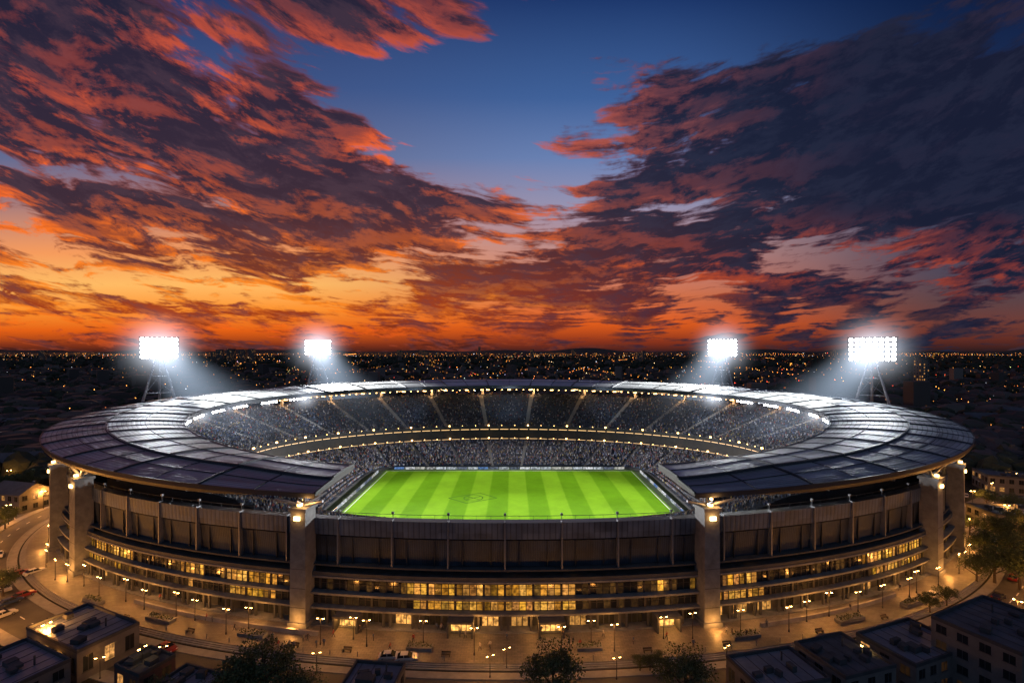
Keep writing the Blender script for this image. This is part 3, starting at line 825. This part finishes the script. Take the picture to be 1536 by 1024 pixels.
for _ in range(2600):
    x,D=farpos(215,5000); n=rr.choice((1,2,3,5)); 
    for k in range(n):
        s=rr.uniform(3.5,6.5)*(1 if D<1500 else 2)
        addblob(x+rr.uniform(-14,14)*(D/900+.5),D+rr.uniform(-10,10),s*.9,s,s*rr.uniform(.8,1.2))
me=bpy.data.meshes.new('distant_trees'); v=np.concatenate(VV); f=np.concatenate(FF)
me.from_pydata(v.tolist(),[],f.tolist()); me.materials.append(M['leafd']); link('distant_trees',me)
mb=MB()
def clight(x,y,z,s,c):
    b=len(mb.v); mb.v+=[(x,y,z+s),(x+s,y,z),(x,y+s,z),(x-s,y,z),(x,y-s,z),(x,y,z-s)]
    for q in range(4):
        mb.f.append((b,b+1+q,b+1+(q+1)%4)); mb.f.append((b+5,b+1+(q+1)%4,b+1+q)); mb.m+=[0,0]; mb.c+=[c,c]; mb.uv+=[None,None]
def lcol():
    k=rr.choice((.4,.8,1.2,2.4,6))*rr.uniform(.5,1.3); q=rr.random()
    if q<.78: return (1.0*k,.34*k,.06*k)
    if q<.90: return (1.0*k,.62*k,.28*k)
    if q<.95: return (.8*k,.85*k,1.0*k)
    return (1.0*k,.08*k,.04*k)
for _ in range(3600):
    x,D=farpos(230,12000); clight(x,D,rr.uniform(3,9)+D*.0012,.28+D*.00046*rr.uniform(.6,1.3),lcol())
for _ in range(200):
    x,D=farpos(350,9000); ang=rr.uniform(-.5,.5)+rr.choice((0,1.57,.8)); n=rr.randint(8,26); sp=rr.uniform(22,34)*(1+D/2500); c=lcol()
    for k in range(n):
        X=x+math.cos(ang)*sp*k; Y=D+math.sin(ang)*sp*k
        if Y<240 or (X/215)**2+((Y-192)/150)**2<1: continue
        clight(X+rr.uniform(-3,3),Y,7+Y*.0012,.28+Y*.00046,tuple(q*rr.uniform(.6,1.2) for q in c))
mb.obj('distant_city_lights',['citylight'])
mb=MB(); N_=160; prev=None
for i in range(N_+1):
    x=-20000+40000*i/N_; h=60+70*math.sin(i*.23)*math.sin(i*.071+1)+40*math.sin(i*.5)
    h=max(18,h); cur=(x,h)
    if prev: mb.face([(prev[0],15500,-2),(x,15500,-2),(x,17000,h+30),(prev[0],17000,prev[1]+30)],0)
    prev=cur
mb.obj('hills',['leafd'])
# ------------------------------------------------------------------ trees near
def make_tree(seed,H=9.5,R=4.6,nl=5200):
    r=random.Random(seed); m=MB()
    m.tube((0,0,0),(0.1,0,H*.22),.32,.24,9,0); m.tube((0.1,0,H*.22),(0.0,.15,H*.5),.24,.17,8,0); m.tube((0,.15,H*.5),(.1,.1,H*.85),.17,.05,7,0)
    cl=[]
    for k in range(13):
        a=k*2.4+r.uniform(-.3,.3); z0=H*r.uniform(.22,.55); L_=R*r.uniform(.55,.95)
        p0=Vector((.05,.05,z0)); p1=p0+Vector((math.cos(a)*L_*.5,math.sin(a)*L_*.5,L_*.35)); p2=p0+Vector((math.cos(a)*L_,math.sin(a)*L_,L_*r.uniform(.35,.8)))
        m.tube(p0,p1,.13,.08,6,0); m.tube(p1,p2,.08,.03,5,0)
        cl.append((p2,r.uniform(1.0,1.7))); cl.append((p1+Vector((r.uniform(-1,1),r.uniform(-1,1),.9)),r.uniform(.9,1.5)))
    for k in range(12):
        a=r.uniform(0,6.28); q=R*.75*math.sqrt(r.random()); cl.append((Vector((math.cos(a)*q,math.sin(a)*q,H*r.uniform(.55,.97)-q*.25)),r.uniform(.8,1.5)))
    for k in range(nl):
        c,s=r.choice(cl); d=Vector((r.gauss(0,1),r.gauss(0,1),r.gauss(0,.8))); d=d.normalized()*s*r.uniform(.5,1.08)
        p=c+d; z=r.uniform(.11,.22)
        a=Vector((r.gauss(0,1),r.gauss(0,1),r.gauss(0,1))).normalized()*z; b=a.cross(Vector((r.gauss(0,1),r.gauss(0,1),r.gauss(0,1)))).normalized()*z*.6
        m.face([p-a,p-b,p+a,p+b],1 if r.random()<.6 else 2)
    return m.mesh('tree',['bark','leaf','leaf2'])
M['leaf2']=pbr('leaves_light',(0.06,0.085,0.025),0.7,var=0.4,scale=2)
TM=[make_tree(s) for s in (1,2,3)]
def tree(x,y,s=1,z=-.6):
    o=link('tree',random.choice(TM),None,(x,y,z),random.uniform(0,6)); o.scale=(s,s,s*random.uniform(.9,1.1))
for px,py,s in ((395,1062,1.25),(350,1075,1.0),(830,1062,1.1),(1028,1060,1.05),(440,1085,1.0),(1105,1085,.6),(240,1060,.6)):
    x,y=G(px,py); tree(x,y,s)
for px,py,s in ((1492,870,1.1),(1515,850,1.2),(1530,880,1.1),(1478,840,1.0),(1500,820,1.1),(1535,835,1.2),(1465,870,.8),(1530,800,1),(5,890,.7),(8,790,.9),(35,740,1.1),(1480,760,.8),(1520,770,.9),(5,740,1),(50,700,1),(1470,690,.9),(1455,800,.7),(20,690,1.1),(55,680,1.1),(1490,650,1.1),(960,1000,.35),(975,1000,.3),(990,1000,.35),(1420,905,.5),(1395,915,.5)):
    x,y=G(px,py); tree(x,y,s)
# ------------------------------------------------------------------ cars
M['hl']=pbr('headlight',(.6,.6,.6),.2); M['tl']=pbr('tail_light',(.4,.02,.02),.3)
def car_mesh(col,seed):
    m=MB()
    body=[(-2.15,.35),(-2.2,.75),(-2.0,.95),(-1.1,1.0),(1.0,.98),(1.95,.82),(2.2,.65),(2.2,.35)]
    W=.9
    def wy(x): return W*(1-.10*max(0,abs(x)-1.4))
    L=[(x,-wy(x),z) for x,z in body]; R=[(x,wy(x),z) for x,z in body]
    m.face(L,0); m.face(R[::-1],0)
    for i in range(len(body)):
        j=(i+1)%len(body); m.face([L[i],R[i],R[j],L[j]],0)
    cab=[(-1.75,.98,.82),(-1.2,1.43,.66),(.25,1.45,.66),(1.05,.98,.82)]
    A=[(x,-w,z) for x,z,w in cab]; B=[(x,w,z) for x,z,w in cab]
    m.face(A,1); m.face(B[::-1],1); m.face([A[0],B[0],B[1],A[1]],1); m.face([A[1],B[1],B[2],A[2]],0); m.face([A[2],B[2],B[3],A[3]],1)
    for s in (-1,1):
        m.tube((-.45,s*.83,.98),(-.5,s*.67,1.44),.04,.04,5,0)
        for x in (-1.35,1.35):
            m.tube((x,s*.72,.33),(x,s*.93,.33),.33,.33,14,2); m.tube((x,s*.931,.33),(x,s*.95,.33),.19,.17,10,3)
        m.box((2.17,s*.62,.66),(.1,.36,.14),0,4); m.box((-2.18,s*.65,.78),(.1,.3,.14),0,5)
        m.box((.75,s*.97,1.02),(.18,.16,.12),0,0)
    return m.mesh('parked_car',[pbr('car_paint_%d'%seed,col,.3,.3,var=.05),'glass','dark','steel',M['hl'],M['tl']])
CM=[car_mesh(c,i) for i,c in enumerate(((.4,.4,.42),(.03,.03,.035),(.25,.03,.03),(.05,.08,.2),(.6,.6,.6)))]
for px,py,rz in ((15,905,1.2),(35,895,1.2),(10,870,1.2),(30,862,1.2),(52,860,1.1),(5,925,1.2),(1448,745,.9),(1462,775,.9),(1500,775,.2),(1515,778,.2),(1532,780,.2),(1490,745,.2),(1400,895,.5),(250,975,-.4),(610,990,0.1),(585,988,.1)):
    x,y=G(px,py,-.6); link('parked_car',random.choice(CM),None,(x,y,-.585),rz)
for al,off in ((-48,5.6),(-56,9.4),(52,5.6),(60,9.4),(38,9.4),(-36,5.6),(45,5.6),(-42,9.4),(-52,9.4),(-61,5.6)):
    t=math.radians(-90+al); p=PL(t,off); link('parked_car',random.choice(CM),None,(p.x,p.y,-.585),fang(t))
# ------------------------------------------------------------------ people
def person_mesh(pose,name,jc):
    J={'pel':(0,0,.95,.15),'sp':(0,0,1.2,.15),'ch':(0,.01,1.38,.16),'nk':(0,0,1.5,.06),'hd':(0,.01,1.62,.095),'ht':(0,.01,1.72,.085)}
    st=.28 if pose=='walk' else .04
    for s,n in ((1,'r'),(-1,'l')):
        f=st*s
        J['hip'+n]=(.1*s,0,.9,.1); J['kn'+n]=(.11*s,f*.5+.03,.5,.065); J['an'+n]=(.12*s,f,.09,.045); J['toe'+n]=(.13*s,f+.16,.04,.04)
        J['sh'+n]=(.19*s,0,1.42,.065); J['el'+n]=(.26*s,-f*.6-.02,1.13,.05); J['wr'+n]=(.25*s,-f*.8+.08,.9,.035); J['ha'+n]=(.25*s,-f*.8+.11,.8,.035)
    keys=list(J); ed=[('pel','sp'),('sp','ch'),('ch','nk'),('nk','hd'),('hd','ht')]
    for n in 'rl': ed+=[('pel','hip'+n),('hip'+n,'kn'+n),('kn'+n,'an'+n),('an'+n,'toe'+n),('ch','sh'+n),('sh'+n,'el'+n),('el'+n,'wr'+n),('wr'+n,'ha'+n)]
    me=bpy.data.meshes.new('tmp'); me.from_pydata([J[k][:3] for k in keys],[(keys.index(a),keys.index(b)) for a,b in ed],[])
    o=bpy.data.objects.new('tmp',me); coll.objects.link(o)
    o.modifiers.new('Skin','SKIN'); o.modifiers.new('S','SUBSURF').levels=1
    for i,k in enumerate(keys):
        v=me.skin_vertices[0].data[i]; v.radius=(J[k][3],J[k][3]*(.75 if k in('sp','ch','pel') else 1)); v.use_root=(k=='pel')
    dg=bpy.context.evaluated_depsgraph_get(); em=bpy.data.meshes.new_from_object(o.evaluated_get(dg)); em.name=name
    bpy.data.objects.remove(o)
    em.materials.clear()
    for q in (jc,M['trou'],M['skin'],M['dark']): em.materials.append(q)
    for p in em.polygons:
        c=p.center; p.use_smooth=True
        if c.z>1.52: p.material_index=3 if (c.z>1.68 or c.y<-.02) else 2
        elif abs(c.x)>.2 and c.z<.9: p.material_index=2
        elif c.z>.9: p.material_index=0
        elif c.z<.08: p.material_index=3
        else: p.material_index=1
    return em
M['trou']=pbr('trousers',(.03,.035,.05),.9); M['skin']=pbr('skin',(.45,.28,.2),.6,var=.05)
PM=[person_mesh(p,'person',pbr('jacket_%d'%i,c,.85)) for i,(p,c) in enumerate((('walk',(.03,.03,.04)),('stand',(.12,.13,.16)),('walk',(.25,.05,.04)),('stand',(.05,.08,.15)),('walk',(.35,.33,.3))))]
def person(x,y): link('person',random.choice(PM),None,(x,y,0.0),random.uniform(0,6.28))
for px in range(398,492,11):
    x,y=G(px+random.uniform(-4,4),966+random.uniform(-6,8)); person(x,y)
for px,py in ((690,955),(698,957),(760,960),(812,950),(845,958),(905,955),(1000,958),(1090,950),(1098,952),(1210,925),(1275,915),(560,960),(540,948),(310,930),(318,932),(240,900),(352,945),(1150,940),(720,975),(735,972),(950,965),(620,962),(205,880),(1350,885),(655,945),(662,946),(835,945),(870,970),(1040,970),(1120,955),(500,955),(585,975)):
    x,y=G(px,py); 
    if y>91: person(x,y)
# ------------------------------------------------------------------ SKY
w=bpy.data.worlds.new('World'); scene.world=w; w.use_nodes=True; nt=w.node_tree; N=nt.nodes; L=nt.links
w.cycles.sampling_method='NONE'
for n in list(N): N.remove(n)
class S:
    def __init__(s,k): s.k=k
    def __add__(a,b): return mth('ADD',a,b)
    __radd__=__add__
    def __sub__(a,b): return mth('SUBTRACT',a,b)
    def __rsub__(a,b): return mth('SUBTRACT',b,a)
    def __mul__(a,b): return mth('MULTIPLY',a,b)
    __rmul__=__mul__
    def __truediv__(a,b): return mth('DIVIDE',a,b)
def mth(op,a,b=None,clamp=False,c=None):
    x=N.new('ShaderNodeMath'); x.operation=op; x.use_clamp=clamp
    for i,v in enumerate((a,b,c)):
        if v is None: continue
        if isinstance(v,S): L.new(v.k,x.inputs[i])
        else: x.inputs[i].default_value=v
    return S(x.outputs[0])
def sm(a,b,x,t0=0.0,t1=1.0):
    m=N.new('ShaderNodeMapRange'); m.interpolation_type='SMOOTHSTEP'
    m.inputs['From Min'].default_value=a; m.inputs['From Max'].default_value=b; m.inputs['To Min'].default_value=t0; m.inputs['To Max'].default_value=t1
    L.new(x.k,m.inputs['Value']); return S(m.outputs['Result'])
def vec(a,b,c=0.0):
    x=N.new('ShaderNodeCombineXYZ')
    for i,v in enumerate((a,b,c)):
        if isinstance(v,S): L.new(v.k,x.inputs[i])
        else: x.inputs[i].default_value=v
    return S(x.outputs[0])
def noise(v,scale,detail=8,rough=.55,off=(0,0),st=(1,1)):
    m=N.new('ShaderNodeMapping'); m.inputs['Location'].default_value=(off[0]*st[0],off[1]*st[1],0); m.inputs['Scale'].default_value=(st[0],st[1],1)
    L.new(v.k,m.inputs['Vector'])
    n=N.new('ShaderNodeTexNoise'); n.noise_dimensions='2D'; n.inputs['Scale'].default_value=scale; n.inputs['Detail'].default_value=detail; n.inputs['Roughness'].default_value=rough
    L.new(m.outputs[0],n.inputs['Vector']); return S(n.outputs['Fac'])
def ramp(x,els):
    r=N.new('ShaderNodeValToRGB'); e=r.color_ramp.elements
    while len(e)<len(els): e.new(0.5)
    for q,(p,c) in zip(e,els): q.position=p; q.color=(*c,1)
    L.new(x.k,r.inputs['Fac']); return S(r.outputs['Color'])
def mix(f,a,b):
    m=N.new('ShaderNodeMix'); m.data_type='RGBA'
    L.new(f.k,m.inputs['Factor'])
    for nm,v in (('A',a),('B',b)):
        if isinstance(v,S): L.new(v.k,m.inputs[nm])
        else: m.inputs[nm].default_value=(*v,1)
    return S(m.outputs['Result'])
tc=N.new('ShaderNodeTexCoord'); sp=N.new('ShaderNodeSeparateXYZ'); L.new(tc.outputs['Generated'],sp.inputs[0])
X,Y,Z=[S(sp.outputs[i]) for i in range(3)]
Yc=mth('MAXIMUM',Y,0.15); Zc=mth('MAXIMUM',Z,0.0)
PX=X/Yc*720.0+768.0; PY=527.0-Zc/Yc*720.0
E_=527.0-PY
T=mth('MULTIPLY',E_,1/527.0,True)
PV=vec(PX,PY)
def blob(cx,cy,rx,ry,ang=0.0):
    m=N.new('ShaderNodeMapping'); m.vector_type='TEXTURE'
    m.inputs['Location'].default_value=(cx,cy,0); m.inputs['Rotation'].default_value=(0,0,math.radians(ang)); m.inputs['Scale'].default_value=(rx*1.75,ry*1.75,1)
    L.new(PV.k,m.inputs['Vector'])
    g=N.new('ShaderNodeTexGradient'); g.gradient_type='SPHERICAL'; L.new(m.outputs[0],g.inputs['Vector'])
    return S(g.outputs['Fac'])
dxx=PX-850.0
ab=mth('SQRT',mth('MULTIPLY_ADD',dxx,dxx,False,14400.0))
VV_=E_/mth('MULTIPLY_ADD',ab,1/1000.0,False,1.0)
vl=mth('LOGARITHM',VV_+90.0,math.e)
uu=dxx/(VV_+150.0)
RV=vec(uu,vl)
wx=noise(RV,1.7,3,.5,(3,1),(.7,1))-0.5; wy=noise(RV,2.2,3,.5,(9,5),(.7,1))-0.5
UV=vec(mth('MULTIPLY_ADD',wx,.30,False,uu),mth('MULTIPLY_ADD',wy,.12,False,vl))
bias=sm(1000,300,PX,0,.05)
for wgt,b in ((.17,(180,90,400,140,12)),(.18,(230,225,380,36,10)),(.14,(400,180,110,34,22)),(.28,(620,295,250,36,10)),(.14,(250,310,330,22,8)),
  (.22,(600,375,270,40,12)),(.14,(150,370,260,18,6)),(.12,(300,462,190,10,3)),
  (-.36,(670,165,170,80,20)),(-.34,(820,80,190,120,0)),(-.22,(825,300,60,30,10)),(-.12,(130,265,180,12,12)),(-.12,(260,70,90,18,20)),
  (.38,(1250,235,340,105,-4)),(.26,(1480,200,230,110,-8)),(.30,(1000,380,320,36,-12)),(.20,(1450,390,200,24,-6)),(.16,(1150,445,240,14,-3)),
  (-.16,(330,425,240,20,4)),(-.20,(1180,25,330,40,-6)),(-.20,(1300,372,230,12,-14)),(.26,(540,45,120,30,20)),(.24,(700,45,60,20,10)),(.22,(850,205,60,22,10)),(.22,(900,88,60,9,2)),(.12,(540,180,40,14,0))):
    bias=mth('MULTIPLY_ADD',blob(*b),wgt,False,bias)
def low(off): return noise(UV,4.6,5,.60,off,(.30,1))
def hi(off): return noise(UV,12,8,.68,off,(.36,1))
so=(-.045,-.07)
so2=(-.018,-.026)
lo1=low((0,0)); hi1=hi((0,4)); lo2=low(so); hi2=hi((so2[0],4+so2[1]))
str_=noise(UV,24.0,5,.62,(2,7),(.08,1))
den=mth('MULTIPLY_ADD',lo1-.5,1.25,False,bias)+.5+(hi1-.5)*.48+(str_-.5)*sm(.25,.7,T,.72,.34)
cover=sm(.43,.61,den); thick=sm(.48,.76,den)
shade=sm(-.07,.27,(lo1-lo2)*1.15+(hi1-hi2)*1.0+(str_-.5)*.30)
bl=ramp(T,[(0,(.055,.012,.008)),(.02,(.24,.035,.01)),(.06,(.78,.12,.008)),(.12,(1.0,.30,.03)),(.19,(1.0,.50,.13)),(.28,(.92,.33,.11)),(.42,(.38,.20,.20)),(.55,(.13,.15,.28)),(.75,(.05,.09,.24)),(1,(.022,.045,.15))])
bc=ramp(T,[(0,(.04,.012,.012)),(.03,(.26,.035,.012)),(.08,(.75,.11,.012)),(.16,(.66,.17,.07)),(.30,(.50,.27,.26)),(.42,(.30,.29,.44)),(.55,(.14,.22,.45)),(.72,(.05,.12,.32)),(1,(.013,.040,.15))])
br=ramp(T,[(0,(.02,.01,.012)),(.035,(.12,.026,.018)),(.08,(.16,.045,.035)),(.14,(.11,.055,.06)),(.22,(.075,.062,.095)),(.4,(.040,.055,.11)),(.6,(.016,.033,.10)),(1,(.005,.015,.06))])
base=mix(sm(380,900,PX),bl,bc); base=mix(sm(950,1450,PX),base,br)
ll=ramp(T,[(0,(.25,.04,.015)),(.06,(.9,.12,.008)),(.15,(1.0,.28,.02)),(.30,(1.0,.19,.012)),(.5,(.95,.14,.02)),(.75,(.72,.10,.035)),(1,(.42,.07,.045))])
lr=ramp(T,[(0,(.05,.015,.015)),(.08,(.16,.035,.02)),(.25,(.62,.08,.02)),(.42,(.34,.07,.05)),(.6,(.26,.07,.065)),(1,(.05,.03,.06))])
lit=mix(sm(500,1100,PX),ll,lr)
lit=mix(sm(980,1300,PX)*sm(.30,.42,T,.45,1.0),lit,(.024,.020,.045))
lit=mix(sm(.20,.10,T)*sm(850,1250,PX)*.8,lit,(.05,.026,.034))
dl=ramp(T,[(0,(.05,.012,.01)),(.12,(.36,.045,.010)),(.25,(.15,.028,.020)),(.40,(.042,.021,.036)),(1,(.018,.016,.036))])
drk=mix(sm(600,1150,PX),dl,(.009,.012,.032))
drk=mix(sm(.42,.62,hi1)*.45,drk,mix(sm(500,1100,PX),(.085,.045,.065),(.022,.026,.056)))
lf=mth('ADD',shade*1.1,(1.0-thick)*0.34-.14,True)
lf=lf*sm(.55,.85,den,1.0,.30)
skyc=mix(cover*0.97,base,mix(lf,drk,lit))
skyc=mix(sm(.15,-.25,Y),skyc,(.088,.125,.20))
bg=N.new('ShaderNodeBackground'); L.new(skyc.k,bg.inputs['Color'])
out=N.new('ShaderNodeOutputWorld'); L.new(bg.outputs[0],out.inputs['Surface'])
sd=Vector((math.sin(math.radians(-36)),math.cos(math.radians(36)),math.tan(math.radians(3.0)))).normalized()
su=light('sun','SUN',(0,0,200),0.3,(1,0.45,0.2)); su.data.angle=math.radians(3); su.rotation_euler=(-sd).to_track_quat('-Z','Y').to_euler()
cam=bpy.data.cameras.new('camera'); co=link('camera',cam,None,(0,0,CH)); co.rotation_euler=(math.pi/2,0,0)
cam.sensor_width=36; cam.lens=36*F/1536; cam.shift_y=15/1536; cam.clip_start=1; cam.clip_end=60000
scene.camera=co
scene.view_settings.view_transform='Standard'; scene.view_settings.look='None'; scene.view_settings.exposure=0
